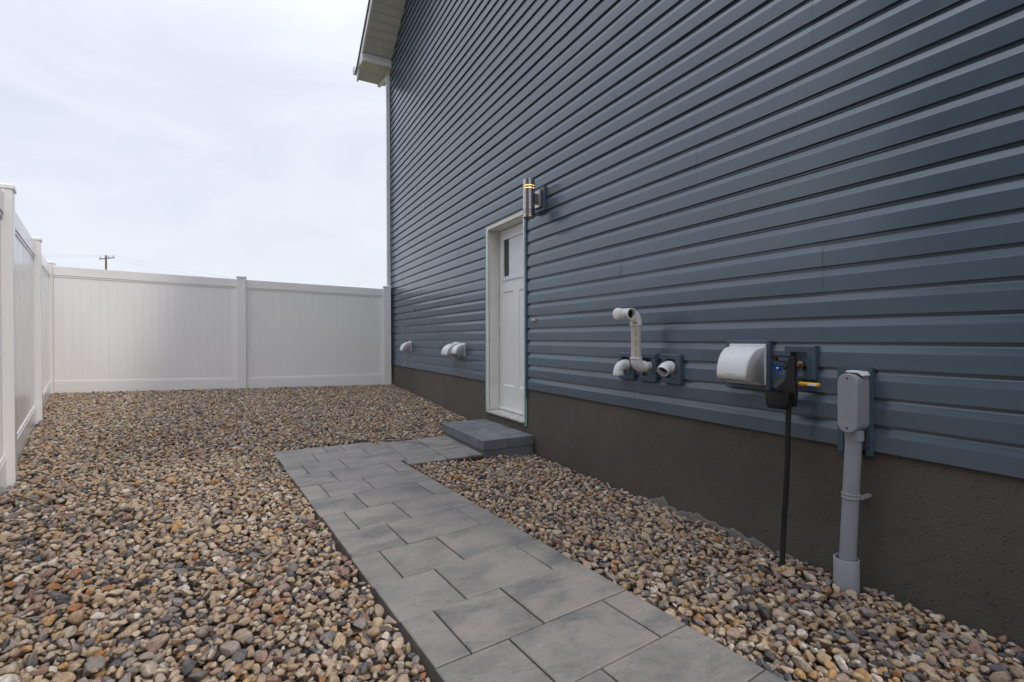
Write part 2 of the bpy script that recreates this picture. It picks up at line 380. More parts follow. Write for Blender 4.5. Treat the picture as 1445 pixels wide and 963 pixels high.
# ------------------------------------------------------------------ house
house = thing('house', 'two storey house gable wall clad in blue grey lap siding', 'house')
HY0, HY1 = -.3, 8.985; YC = (HY0+HY1)/2; EZ = 6.02; SLOPE = .54; P = .1143; Z0 = .569
DY0, DY1, DZ0, DZ1 = 3.992, 4.860, .235, 2.268      # door opening
def rake_z(Y): return EZ+SLOPE*(HY1-Y if Y > YC else Y-HY0)
BX = WX+.0165
# structural shell behind the siding
apex = rake_z(YC)
def gable_prism(x0, x1):
    mb = MB()
    mb.prism([(x0, HY0, .5), (x0, DY0, .5), (x0, DY0, DZ1), (x0, DY1, DZ1), (x0, DY1, .5), (x0, HY1, .5), (x0, HY1, EZ), (x0, YC, apex), (x0, HY0, EZ)], (x1-x0, 0, 0))
    return mb
def tri_fill(mb): return mb
w = MB()
for (ya, yb) in ((HY0, DY0), (DY1, HY1)): w.box(BX, BX+.16, ya, yb, .57, EZ)
w.box(BX, BX+.16, DY0, DY1, DZ1, EZ)
w.prism([(BX, HY0, EZ), (BX, HY1, EZ), (BX, YC, apex)], (.16, 0, 0))
w.box(BX+.16, 11, HY0, HY0+.16, -.2, EZ); w.box(BX+.16, 11, HY1-.16, HY1, -.2, EZ); w.box(11, 11.16, HY0, HY1, -.2, EZ)
w.box(BX+.16, 11, DY0-.4, DY1+.4, -.2, -.15)
w.build('wall', 'siding_trim', house)
f = MB()
FX = WX+.011
for (ya, yb) in ((HY0, DY0), (DY1, HY1-.012)): f.box(FX, FX+.24, ya, yb, -.3, Z0+.006)
f.box(FX, FX+.24, DY0, DY1, -.3, DZ0-.004)
f.build('foundation', 'parging', house)
# siding: every course is its own board, in lengths with lapped ends
prof = [(.0128, .022), (.0036, .020), (.0016, .0012), (.0012, .0), (.0003, .0003), (.0, .0025), (.0007, .0690), (.0018, .0722), (.0085, .0955), (.0112, .1005), (.0128, .105), (.0134, P+.018)]
pr = random.Random(3)
def course(y0, y1, z, lift):
    n = max(2, int((y1-y0)/.3)); vs = []; fs = []
    ph = pr.uniform(0, 9); ph2 = pr.uniform(0, 9)
    for j in range(n+1):
        Y = y0+(y1-y0)*j/n
        wv = .00055*math.sin(Y*2.1+ph)+.0004*math.sin(Y*5.3+ph2); wz = .0006*math.sin(Y*1.3+ph2)
        for (i, h) in prof: vs.append((WX+i-lift+(wv if .0005 < h < .075 and i < .003 else 0), Y, z+h+wz))
    k = len(prof)
    for j in range(n):
        for i in range(k-1): fs.append((j*k+i, j*k+i+1, (j+1)*k+i+1, (j+1)*k+i))
    mb = MB(); mb.add(vs, fs)
    # end returns close the cut edge
    o = mb.build('siding_board', 'siding', house)
    return o
ncourse = int((apex-Z0)/P)
seams = {}
for k in range(ncourse):
    z = Z0+k*P; ya, yb = HY0, HY1-.01
    if z+P*.2 > EZ:
        t = (z-EZ)/SLOPE; ya, yb = HY0+max(t, 0)+.02, HY1-max(t, 0)-.02
        if yb-ya < .1: break
    spans = [(ya, yb)]
    if z+P > DZ0 and z+.01 < DZ1+.004:
        spans = [(ya, DY0-.026), (DY1+.004, yb)]
    pair = k//2
    if pair not in seams:
        s0 = HY0+.9+((pair*1.37) % 3.4); seams[pair] = [s0+3.66*i for i in range(-1, 4)]
    for (p0, p1) in spans:
        cuts = [p0]+[s for s in seams[pair] if p0+.25 < s < p1-.25]+[p1]
        for i in range(len(cuts)-1):
            course(cuts[i]-(.02 if i else 0), cuts[i+1], z, .0011 if i % 2 else 0)
# trim: starter strip shadow, corner post, channels round the door
t = MB(); t.box(WX-.004, WX+.03, HY1-.012, HY1+.05, Z0-.02, EZ-.05); t.build('corner_trim', 'white_alu', house, bevel=.003)
t = MB(); t.box(WX-.012, WX+.018, DY0-.026, DY0-.004, .50, DZ1+.006); t.build('door_channel', 'siding_trim', house, bevel=.003)
# soffits and rake
RX = 1.80; TH = .20
def rake_panel(y0, y1, x0, x1, dz0, dz1):
    return [(x0, y0, rake_z(y0)+dz0), (x1, y0, rake_z(y0)+dz0), (x1, y1, rake_z(y1)+dz0), (x0, y1, rake_z(y1)+dz0),
            (x0, y0, rake_z(y0)+dz1), (x1, y0, rake_z(y0)+dz1), (x1, y1, rake_z(y1)+dz1), (x0, y1, rake_z(y1)+dz1)]
yb = HY1-.16; nb = 0
while yb > HY0+.2:
    step_y = .128; ya = max(yb-step_y, HY0+.1)
    if ya < YC < yb: ya = YC
    gap = .008
    q = rake_panel(ya+gap, yb, RX+.02, WX+.012, -.012-(.0 if nb % 3 else .0), .012)
    mb = MB(); mb.hexa(q); mb.build('soffit_panel', 'soffit', house)
    nb += 1; yb = ya
for (ya, yb_) in ((YC, HY1+.37), (YC, HY0-.37)):
    def rz(Y): return EZ+SLOPE*(HY1-Y if ya < yb_ else Y-HY0)
    # roof slab, fascia board, drip edge
    lo, hi = (ya, yb_) if ya < yb_ else (yb_, ya)
    def slabz(x0, x1, d0, d1, name, mat, l=lo, h=hi):
        mb = MB(); mb.hexa([(x0, l, rz(l)+d0), (x1, l, rz(l)+d0), (x1, h, rz(h)+d0), (x0, h, rz(h)+d0), (x0, l, rz(l)+d1), (x1, l, rz(l)+d1), (x1, h, rz(h)+d1), (x0, h, rz(h)+d1)])
        return mb.build(name, mat, house, bevel=.003)
    slabz(RX-.012, RX+.02, -.02, .155, 'fascia', 'white_alu')
    slabz(RX-.03, 11.4, .157, .19, 'roof', 'shingle')
    slabz(RX+.02, BX, .014, .155, 'rake_framing', 'soffit')
    slabz(RX-.036, RX-.012, .12, .1565, 'drip_edge', 'insulator')
# boxed eave return at the corner
RY = 8.86; RB = EZ-.075
ret = MB(); ret.box(RX+.02, WX+.01, RY, HY1+.36, RB+.012, EZ+.13); ret.build('eave_return', 'soffit_light', house)
for (za, zb_) in ((RB+.002, RB+.085), (RB+.089, EZ+SLOPE*(HY1-RY)-.016)):
    mb = MB(); mb.box(RX+.018, WX+.008, RY-.012, RY-.001, za, zb_); mb.build('return_panel', 'soffit_light', house, bevel=.002)
mb = MB(); mb.hexa([(RX-.012, RY-.016, RB-.004), (RX+.017, RY-.016, RB-.004), (RX+.017, HY1+.37, RB-.004), (RX-.012, HY1+.37, RB-.004), (RX-.012, RY-.016, rake_z(RY)-.021), (RX+.017, RY-.016, rake_z(RY)-.021), (RX+.017, HY1+.37, EZ-.1), (RX-.012, HY1+.37, EZ-.1)])
mb.build('return_side', 'white_alu', house)
xx = RX+.02
while xx < 11:
    mb = MB(); mb.box(xx, min(xx+.098, 11.1), RY-.01, HY1+.355, RB-.006, RB+.006); mb.build('eave_soffit', 'soffit', house)
    xx += .1015
    if xx > 3.2: break
# gutter and downspout
gy = HY1+.372
mb = MB(); prof_g = [(gy, RB+.13), (gy, RB+.0), (gy+.07, RB-.002), (gy+.085, RB+.05), (gy+.12, RB+.085), (gy+.12, RB+.13), (gy+.114, RB+.13), (gy+.112, RB+.088), (gy+.08, RB+.055), (gy+.066, RB+.004), (gy+.004, RB+.005), (gy+.004, RB+.13)]
mb.prism([(RX-.06, y, z) for y, z in prof_g], (9.4, 0, 0)); gut = mb.build('gutter', 'white_alu', house)
mb = MB(); mb.prism([(RX-.061, y, z) for y, z in prof_g[:6]], (.004, 0, 0)); mb.build('end_cap', 'white_alu', gut)
mb = MB()
def rect_tube(mb, pts, w, h):
    for i in range(len(pts)-1):
        a, b = Vector(pts[i]), Vector(pts[i+1]); d = (b-a).normalized(); s_ = Vector((1, 0, 0)); n_ = d.cross(s_).normalized()
        q = [a-s_*w/2-n_*h/2, a+s_*w/2-n_*h/2, a+s_*w/2+n_*h/2, a-s_*w/2+n_*h/2]; mb.hexa(q+[p+(b-a) for p in q])
dx = WX-.036
rect_tube(mb, [(dx-.05, gy+.055, RB-.001), (dx-.05, gy+.055, RB-.10)], .062, .05)
rect_tube(mb, [(dx-.049, gy+.085, RB-.085), (dx-.001, HY1-.03, RB-.15)], .058, .052)
rect_tube(mb, [(dx, HY1-.035, RB-.12), (dx, HY1-.035, .34)], .064, .05)
mb.build('downspout', 'white_alu', house, bevel=.006)
for zz in (RB-.24, 3.9, 2.2):
    mb = MB(); mb.box(dx-.036, WX+.01, HY1-.064, HY1-.006, zz, zz+.03); mb.build('downspout_strap', 'white_alu', house, bevel=.002)
# mortar smears along the base of the parging
mr = random.Random(5)
for (y0, y1, zb, hmax) in ((1.5, 2.62, -.06, .082), (1.36, 1.5, -.06, .075)):
    n = int((y1-y0)/.024); pts = []; hp = .6
    for i in range(n+1):
        Y = y0+(y1-y0)*i/n; tt = i/n
        h = hmax*(.35+.65*math.sin(math.pi*min(1, tt*1.1))**.6)*hp if 0 < i < n else .0
        hp = .55*hp+.45*(.35+.95*mr.random())
        h += .035*math.exp(-((Y-2.28)/.05)**2)+.02*math.exp(-((Y-1.95)/.06)**2)
        pts.append((Y, zb+h))
    vs = []; fs = []
    for Y, zt in pts: vs += [(FX+.001, Y, zb), (FX-.004-mr.random()*.003, Y, zb), (FX-.003, Y, zb+(zt-zb)*.8), (FX+.001, Y, zt)]
    for i in range(n):
        for k in range(3): fs.append((i*4+k, i*4+k+1, i*4+5+k, i*4+4+k))
    mb = MB(); mb.add(vs, fs); mb.build('mortar_smear', 'mortar', house)

# door assembly
SLX = 2.435
fr = MB()
fr.box(WX-.006, WX+.012, DY1-.046, DY1-.004, DZ0+.03, DZ1-.004); fr.build('frame_moulding', 'door_frame', house, bevel=.003)
fr = MB(); fr.box(WX-.006, WX+.012, DY0+.004, DY0+.046, DZ0-.02, DZ1-.004); fr.build('frame_moulding', 'door_frame', house, bevel=.003)
fr = MB(); fr.box(WX-.0045, WX+.012, DY0+.046, DY1-.046, DZ1-.05, DZ1-.004); fr.build('frame_moulding', 'door_frame', house, bevel=.003)
for (ya, yb) in ((DY1-.052, DY1-.006), (DY0+.006, DY0+.052)):
    fr = MB(); fr.box(WX+.016, SLX+.06, ya, yb, DZ0+.03, DZ1-.056); fr.build('door_jamb', 'door_frame', house, bevel=.002)
fr = MB(); fr.box(WX+.016, SLX+.06, DY0+.006, DY1-.006, DZ1-.054, DZ1-.006); fr.build('door_jamb', 'door_frame', house, bevel=.002)
s_ = MB(); s_.hexa([(WX-.012, DY0+.01, DZ0), (SLX+.05, DY0+.01, DZ0), (SLX+.05, DY1-.006, DZ0), (WX-.012, DY1-.006, DZ0), (WX-.012, DY0+.01, DZ0+.022), (SLX+.05, DY0+.01, DZ0+.036), (SLX+.05, DY1-.006, DZ0+.036), (WX-.012, DY1-.006, DZ0+.022)])
s_.build('door_sill', 'sill', house, bevel=.004)
s_ = MB(); s_.box(SLX-.018, SLX+.02, DY0+.052, DY1-.052, DZ0+.036, DZ0+.062); s_.build('threshold', 'white_alu', house, bevel=.006)
t = MB(); t.box(WX-.015, WX-.002, DY0-.003, DY0+.0035, DZ0-.015, DZ1-.03); t.build('flashing_tape', 'teal', house)
t = MB(); t.box(WX-.012, WX-.002, DY1-.0035, DY1+.003, DZ0+.015, DZ1+.002); t.build('flashing_tape', 'teal', house)
t = MB(); t.box(WX-.012, WX-.002, DY0+.004, DY1-.004, DZ1-.0035, DZ1+.004); t.build('head_flashing', 'green_dark', house)
t = MB(); t.box(WX-.022, WX-.0, DY0+.004, DY0+.016, DZ0-.012, DZ0+.016); t.build('sill_corner_pad', 'black', house, bevel=.003)
door = MB()
ya, yb, za, zb = DY0+.056, DY1-.056, DZ0+.064, DZ1-.060
# slab with two recessed panels and a window opening
wy0, wy1, wz0, wz1 = ya+.085, yb-.082, 1.668, 2.133
pz0, pz1 = .535, 1.546; pm = (ya+yb)/2
ysb = [ya, ya+.085, pm-.055, pm+.055, yb-.085, yb]
def fbox(*a): door.box(*a)
X0, X1 = SLX, SLX+.044
fbox(X0, X1, ya, yb, za, pz0); fbox(X0, X1, ya, yb, pz1, wz0); fbox(X0, X1, ya, yb, wz1, zb)
for i in (0, 2, 4): fbox(X0, X1, ysb[i], ysb[i+1], pz0, pz1)
fbox(X0, X1, ya, wy0, wz0, wz1); fbox(X0, X1, wy1, yb, wz0, wz1)
dr = door.build('door', 'door', house)
for i in (1, 3):
    y0_, y1_ = ysb[i], ysb[i+1]
    mb = MB()   # sloped sticking and recessed field
    e = .016; dp = .009
    vs = [(X0+.0005, y0_, pz0), (X0+.0005, y1_, pz0), (X0+.0005, y1_, pz1), (X0+.0005, y0_, pz1), (X0+dp, y0_+e, pz0+e), (X0+dp, y1_-e, pz0+e), (X0+dp, y1_-e, pz1-e), (X0+dp, y0_+e, pz1-e)]
    mb.add(vs, [(0, 1, 5, 4), (1, 2, 6, 5), (2, 3, 7, 6), (3, 0, 4, 7), (4, 5, 6, 7)]); mb.build('panel', 'door', dr)
fw_ = .036
for q in ((wy0-.008, wy0+fw_, wz0-.008, wz1+.008), (wy1-fw_, wy1+.008, wz0-.008, wz1+.008)):
    mb = MB(); mb.box(X0-.010, X0+.03, *q); mb.build('window_frame', 'hood', dr, bevel=.004)
for q in ((wz0-.008, wz0+fw_), (wz1-fw_, wz1+.008)):
    mb = MB(); mb.box(X0-.0096, X0+.03, wy0+fw_, wy1-fw_, *q); mb.build('window_frame', 'hood', dr, bevel=.004)
mb = MB(); mb.box(X0+.004, X0+.02, wy0+fw_-.004, wy1-fw_+.004, wz0+fw_-.004, wz1-fw_+.004); mb.build('pane', 'glass', dr)
mb = MB(); mb.box(X0+.0015, X0+.0036, wy0+fw_+.001, wy1-fw_-.105, wz0+fw_+.001, wz1-fw_-.001); mb.build('window_film', 'film', dr)
# handle (lock side is hidden behind the near jamb from the photograph)
mb = MB(); mb.lathe((X0-.001, ya+.062, 1.22), (-1, 0, 0), [(.0, 0), (.026, 0), (.026, .008), (.012, .012), (.011, .035), (.026, .045), (.028, .06), (.02, .07), (0, .072)], 20); mb.build('knob', 'steel', dr, smooth='auto')
t = MB(); t.box(SLX-.0, SLX+.05, DY1-.0555, DY1-.0522, DZ0+.06, DZ1-.06); t.build('weather_seal', 'rubber', house)
t = MB(); t.box(SLX+.002, SLX+.05, DY0+.053, DY1-.053, DZ1-.0595, DZ1-.0555); t.build('weather_seal', 'rubber', house)

# siding mounting blocks (part of the cladding)
def frame_block(y0, y1, z0, z1, hole, depth=.036, inner='siding_trim', name='mounting_block'):
    hy0, hy1, hz0, hz1 = hole; xo = WX-depth+.012
    mb = MB()
    def ring(x, q): return [(x, q[0], q[2]), (x, q[1], q[2]), (x, q[1], q[3]), (x, q[0], q[3])]
    A = ring(WX+.015, (y0, y1, z0, z1)); B = ring(xo+.004, (y0, y1, z0, z1)); C = ring(xo, (y0+.004, y1-.004, z0+.004, z1-.004))
    Dd = ring(xo, (hy0, hy1, hz0, hz1)); Ee = ring(WX+.016, (hy0, hy1, hz0, hz1))
    vs = A+B+C+Dd+Ee; fs = []
    for r_ in range(4):
        for i in range(4): j = (i+1) % 4; fs.append((r_*4+i, r_*4+j, r_*4+4+j, r_*4+4+i))
    fs.append((16, 17, 18, 19))
    fs.pop(); mb.add(vs, fs); o = mb.build(name, 'siding_trim', house)
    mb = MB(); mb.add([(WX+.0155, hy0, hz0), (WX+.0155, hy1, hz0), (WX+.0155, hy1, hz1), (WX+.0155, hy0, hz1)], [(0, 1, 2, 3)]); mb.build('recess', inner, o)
    mb = MB(); mb.box(xo-.0012, xo+.002, y0+.010, y1-.010, z1-.016, z1-.0135)
    mb.build('groove_bead', 'siding_trim', o)
    return o
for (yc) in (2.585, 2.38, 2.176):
    frame_block(yc-.075, yc+.075, .764, .945, (yc-.040, yc+.040, .80, .918), inner='dark')  # hole backs painted near-black for the shade inside the blocks
frame_block(1.31, 1.455, .85, 1.009, (1.345, 1.424, .868, .979))
# dryer hood plate and conduit channel frame
mb = MB(); mb.box(WX-.020, WX+.015, 1.534, 1.785, .781, 1.035); mb.build('mounting_block', 'siding_trim', house, bevel=.005)
for q in ((1.081, 1.106, .548, .918), (1.192, 1.217, .548, .918)):
    mb = MB(); mb.box(WX-.014, WX+.015, *q); mb.build('trim_channel', 'siding_trim', house, bevel=.002)
mb = MB(); mb.hexa([(WX-.0145, 1.106, .893), (WX+.015, 1.106, .893), (WX+.015, 1.192, .893), (WX-.0145, 1.192, .893), (WX-.0145, 1.082, .919), (WX+.015, 1.082, .919), (WX+.015, 1.216, .919), (WX-.0145, 1.216, .919)]); mb.build('trim_channel', 'siding_trim', house)
mb = MB(); mb.box(WX-.001, WX+.012, 1.106, 1.192, .548, .893); mb.build('trim_recess', 'dark', house)  # shallow dark sheet paints the shade of the framed recess
# light mounting block
mb = MB(); mb.box(WX-.026, WX+.012, 3.625, 3.797, 2.165, 2.375); mb.build('mounting_block', 'siding_trim', house, bevel=.005)

# ------------------------------------------------------------------ wall light
lt = thing('wall_light', 'brushed steel cylinder wall light glowing through slots above the side door', 'wall light')
lx, ly, lz0, lz1, lr = WX-.135, 3.70, 2.098, 2.43, .0525
seg = 48
def lite_ring(z0, z1, r, slots):
    mb = MB()
    for k in range(seg):
        if slots and (k % 12 >= 1): continue
        a0, a1 = 2*math.pi*k/seg, 2*math.pi*(k+1)/seg
        p = [(lx+r*math.cos(a), ly+r*math.sin(a)) for a in (a0, a1)]; q = [(lx+(r-.003)*math.cos(a), ly+(r-.003)*math.sin(a)) for a in (a0, a1)]
        mb.hexa([(*q[0], z0), (*p[0], z0), (*p[1], z0), (*q[1], z0), (*q[0], z1), (*p[0], z1), (*p[1], z1), (*q[1], z1)])
    return mb
mb = MB()
for (za_, zb_) in ((lz0+.064, lz1-.083), (lz1-.076, lz1-.061), (lz1-.054, lz1)):
    mb.lathe((lx, ly, za_), (0, 0, 1), [(lr-.004, 0), (lr-.001, 0), (lr, .001), (lr, zb_-za_-.001), (lr-.001, zb_-za_), (lr-.004, zb_-za_)], seg)
for (za_, zb_) in ((lz0, lz0+.040), (lz0+.044, lz0+.060)):
    mb.lathe((lx, ly, za_), (0, 0, 1), [(lr-.004, 0), (lr-.001, 0), (lr, .001), (lr, zb_-za_-.001), (lr-.001, zb_-za_), (lr-.004, zb_-za_)], seg)
body = mb.build('cylinder_body', 'steel', lt, smooth='auto')
for z in (lz1-.083, lz1-.061): lite_ring(z, z+.007, lr-.0004, True).build('slot_bridge', 'steel', body)
for z in (lz0+.040, lz0+.060):
    mb = MB(); mb.lathe((lx, ly, z), (0, 0, 1), [(lr-.0025, 0), (lr-.0015, 0), (lr-.0015, .004), (lr-.0025, .004)], seg); mb.build('ring', 'copper', body, smooth=True)
mb = MB(); mb.lathe((lx, ly, lz1-.10), (0, 0, 1), [(lr-.006, 0), (lr-.006, .058)], 32); mb.build('diffuser', 'glow', lt, smooth=True)
mb = MB(); mb.lathe((lx, ly, lz1-.02), (0, 0, 1), [(0, .0), (lr-.004, .0), (lr-.003, .008)], 32); mb.build('top_lens', 'steel', lt)
mb = MB(); mb.lathe((lx, ly, lz0+.004), (0, 0, 1), [(0, .006), (.03, .006), (.034, 0), (lr-.003, .0)], 32); mb.build('bottom_lens', 'copper', lt)
mb = MB(); mb.box(lx+.035, WX-.046, ly-.022, ly+.022, 2.225, 2.315); mb.build('arm', 'steel', lt, bevel=.003)
mb = MB(); mb.box(WX-.052, WX-.024, 3.655, 3.767, 2.195, 2.345); mb.build('back_plate', 'steel', lt, bevel=.004)

# ------------------------------------------------------------------ doorbell
bell = thing('doorbell', 'small beige doorbell button on the siding beside the side door', 'doorbell')
mb = MB(); mb.box(WX-.016, WX+.006, 3.80, 3.862, 1.199, 1.222); mb.build('housing', 'beige', bell, bevel=.004)
mb = MB(); mb.lathe((WX-.0155, 3.831, 1.2105), (-1, 0, 0), [(.008, 0), (.008, .003), (.006, .005), (0, .0055)], 16); mb.build('button', 'pvc', bell, smooth='auto')

# ------------------------------------------------------------------ quarter-round vent hoods
def vent_hood(name, label, yc, w, zb, zt, dep, wf=None, group=None, big=False):
    t = thing(name, label, 'vent', group)
    x0 = WX-(.020 if big else .002); wf = wf or w
    n = 12; prof_ = []
    drop = (zt-zb)*(.12 if big else .16)
    for i in range(n+1):
        a = math.pi/2*i/n
        prof_.append((x0-.012-dep*math.sin(a), zb+drop+(zt-zb-drop-.012)*math.cos(a)**.85))
    mb = MB(); vs = []
    th = .004
    for sgn in (-1, 1):
        for i, (x, z) in enumerate(prof_):
            ww = w+(wf-w)*(i/n); vs.append((x, yc+sgn*ww/2, z))
    fs = [(i, i+1, n+1+i+1, n+1+i) for i in range(n)]
    b0 = len(vs)
    for sgn in (-1, 1): vs += [(x0, yc+sgn*w/2, zt-.010), (x0, yc+sgn*w/2, zb)]
    fs.append(tuple(range(n+1))+(b0+1, b0)); fs.append(tuple(range(2*n+1, n, -1))+(b0+2, b0+3))
    fs.append((0, n+1, b0+2, b0))
    mb.add(vs, fs); h = mb.build('hood', 'hood', t, smooth='auto', bevel=.006, seg=3)
    so = h.modifiers.new('thick', 'SOLIDIFY'); so.thickness = .003; so.offset = -1
    mb = MB(); mb.box(x0-.006, x0+.004, yc-w/2-.005, yc+w/2+.005, zb-.003, zt+.003); mb.build('flange', 'hood', t, bevel=.003)
    mb = MB(); mb.hexa([(x0-.05, yc-w/2+.006, zb+drop*.3), (x0-.02, yc-w/2+.006, zb-.004), (x0-.02, yc+w/2-.006, zb-.004), (x0-.05, yc+w/2-.006, zb+drop*.3), (x0-.052, yc-w/2+.006, zb+drop*.3+.004), (x0-.02, yc-w/2+.006, zb), (x0-.02, yc+w/2-.006, zb), (x0-.052, yc+w/2-.006, zb+drop*.3+.004)])
    mb.build('flap', 'pvc', t)
    return t
vent_hood('vent_hood', 'white vent hood alone on the siding next to the fence corner', 7.745, .155, .812, .995, .135)
vent_hood('vent_hood', 'larger white vent hood of the pair left of the door, fence side', 5.745, .20, .80, .992, .155)
vent_hood('vent_hood', 'smaller white vent hood of the pair left of the door, door side', 5.535, .155, .83, .985, .11)
dh = vent_hood('dryer_vent', 'large white rounded vent hood on a square siding block', 1.655, .200, .812, 1.012, .122, .165, big=True)
mb = MB()
for i in range(2): mb.box(WX-.1535+i*.0012, WX-.1520+i*.0012, 1.625, 1.685-.02*i, .862-.006*i, .865-.006*i)
mb.build('embossed_print', 'label', dh)

# ------------------------------------------------------------------ plastic pipes
def elbow_path(p, d0, d1, r, n=8):
    """arc that starts at p along d0 and ends along d1"""
    p, d0, d1 = Vector(p), Vector(d0).normalized(), Vector(d1).normalized()
    ang = d0.angle(d1); nrm = (d1-d0*d0.dot(d1)).normalized(); c = p+nrm*r
    return [c-nrm*r*math.cos(ang*i/n)+d0*r*math.sin(ang*i/n) for i in range(n+1)]
def open_end(mb, p, d, r, ri, depth=.05):
    mb.lathe(p, d, [(r, -.004), (r, 0), (ri, .0), (ri, -depth), (0, -depth)], 24)
PR, FR = .030, .0355
# left pipe: out and down
t = thing('vent_pipe', 'white plastic pipe stub with elbow turned straight down', 'pipe', None)
mb = MB(); mb.tube([(WX+.02, 2.575, .862), (WX-.055, 2.575, .862)], PR, 24, False); mb.build('pipe', 'pvc_cream', t, smooth='auto')
el = elbow_path((WX-.045, 2.575, .862), (-1, 0, 0), (0, 0, -1), .048)
mb = MB(); mb.tube(el, FR-.001, 24, False)
mb.lathe(el[-1], (0, 0, -1), [(FR-.001, -.002), (FR+.002, 0), (FR+.002, .018), (FR-.004, .018), (FR-.005, -.02), (0, -.02)], 24)
mb.lathe((WX-.045, 2.575, .862), (1, 0, 0), [(FR-.001, 0), (FR+.001, .001), (FR+.001, .024), (PR, .0245)], 24); mb.build('elbow', 'pvc', t, smooth='auto')
# tall pipe with a tee on top
t = thing('tall_vent_pipe', 'tall white plastic pipe rising to an open tee on the siding', 'pipe')
yy = 2.362; zc = .862; vx = WX-.132
mb = MB(); mb.tube([(WX+.02, yy, zc), (vx+.05, yy, zc)], PR, 24, False); mb.build('pipe', 'pvc_cream', t, smooth='auto')
el = elbow_path((vx+.048, yy, zc), (-1, 0, 0), (0, 0, 1), .048)
mb = MB(); mb.tube(el, FR, 24, False); mb.lathe((vx+.048, yy, zc), (1, 0, 0), [(FR, 0), (FR+.002, .001), (FR+.002, .022), (PR, .0225)], 24)
mb.lathe(el[-1], (0, 0, 1), [(FR, 0), (FR+.002, .001), (FR+.002, .016), (PR, .0165)], 24); mb.build('elbow', 'pvc', t, smooth='auto')
ztop = 1.145
mb = MB(); mb.tube([(vx, yy, zc+.05), (vx, yy, ztop-.01)], PR+.001, 24, False); up_ = mb.build('pipe', 'pvc_cream', t, smooth='auto')
mb = MB()
for i in range(11):
    if i in (3, 7): continue
    z = .925+i*.0165; a = R(228); x_, y_ = vx+(PR+.0014)*math.cos(a), yy+(PR+.0014)*math.sin(a)
    mb.box(x_-.0012, x_+.0012, y_-.0012, y_+.0012, z, z+.011)
mb.build('print_line', 'ink', up_)
el = elbow_path((vx, yy, ztop), (0, 0, 1), (-1, 0, 0), .05)
mb = MB(); mb.tube(el, FR, 24, False)
mb.lathe((vx, yy, ztop), (0, 0, -1), [(FR, 0), (FR+.002, .001), (FR+.002, .02), (PR+.001, .0205)], 24); top_el = mb.build('elbow', 'pvc', t, smooth='auto')
tx = el[-1].x; tz = el[-1].z
mb = MB(); mb.tube([(tx+.004, yy, tz), (tx-.012, yy, tz)], FR+.002, 24, False)
mb.tube([(tx-.010, yy, tz), (tx-.085, yy, tz)], FR, 24, False)
mb.lathe((tx-.085, yy, tz), (-1, 0, 0), [(FR, 0), (FR+.002, .001), (FR+.002, .020), (FR-.001, .026), (FR-.008, .030), (0, .031)], 24)
cx_ = tx-.042
mb.tube([(cx_, yy-.01, tz), (cx_, yy-.050, tz)], FR, 24, False)
mb.lathe((cx_, yy-.048, tz), (0, -1, 0), [(FR, 0), (FR+.002, .001), (FR+.002, .016), (FR-.005, .016), (FR-.006, -.03)], 24); tee = mb.build('tee', 'pvc', t, smooth='auto')
mb = MB(); mb.lathe((cx_, yy-.0385, tz), (0, -1, 0), [(0, 0), (FR-.005, 0)], 24); mb.build('bore', 'dark', tee)  # flat dark disc paints the shade inside the tee opening
def stain(p, n_, u_, w, h, seed, parent):
    rr = random.Random(seed); p, n_, u_ = Vector(p), Vector(n_).normalized(), Vector(u_).normalized(); w_ = n_.cross(u_)
    pts = []
    for i in range(14):
        a = 2*math.pi*i/14; k = .7+.5*rr.random(); pts.append(p+u_*w*k*math.cos(a)+w_*h*k*math.sin(a))
    mb = MB(); mb.add(pts+[p+n_*.001], [(i, (i+1) % 14, 14) for i in range(14)]); mb.build('primer_stain', 'primer', parent)
stain((vx-(FR+.002)*.76, yy-(FR+.002)*.67, ztop-.004), (-.76, -.67, 0), (.66, -.75, 0), .012, .009, 2, top_el)
stain((tx-.012, yy-FR*.80-.003, tz-FR*.66), (0, -.8, -.6), (1, 0, 0), .007, .012, 4, tee)
# right stub with a 45 degree elbow
t = thing('vent_pipe', 'short white plastic pipe stub with open end angled down beside dryer hood', 'pipe')
yy = 2.172; zc = .868
mb = MB(); mb.tube([(WX+.02, yy, zc), (WX-.045, yy, zc)], PR, 24, False); mb.build('pipe', 'pvc_cream', t, smooth='auto')
dd = Vector((-.72, -.18, -.62)).normalized(); el = elbow_path((WX-.05, yy, zc), (-1, 0, 0), dd, .06)
mb = MB(); mb.tube(el, FR, 24, False); mb.lathe((WX-.05, yy, zc), (1, 0, 0), [(FR, 0), (FR+.002, .001), (FR+.002, .02), (PR, .0205)], 24)
mb.lathe(el[-1], dd, [(FR, 0), (FR+.002, .001), (FR+.002, .016), (FR-.005, .016), (FR-.006, -.02)], 24); e_ = mb.build('elbow', 'pvc', t, smooth='auto')
mb = MB(); mb.lathe(el[-1], dd, [(0, -.012), (FR-.005, -.012)], 24); mb.build('bore', 'dark', e_)  # flat dark disc paints the shade inside the elbow's open end

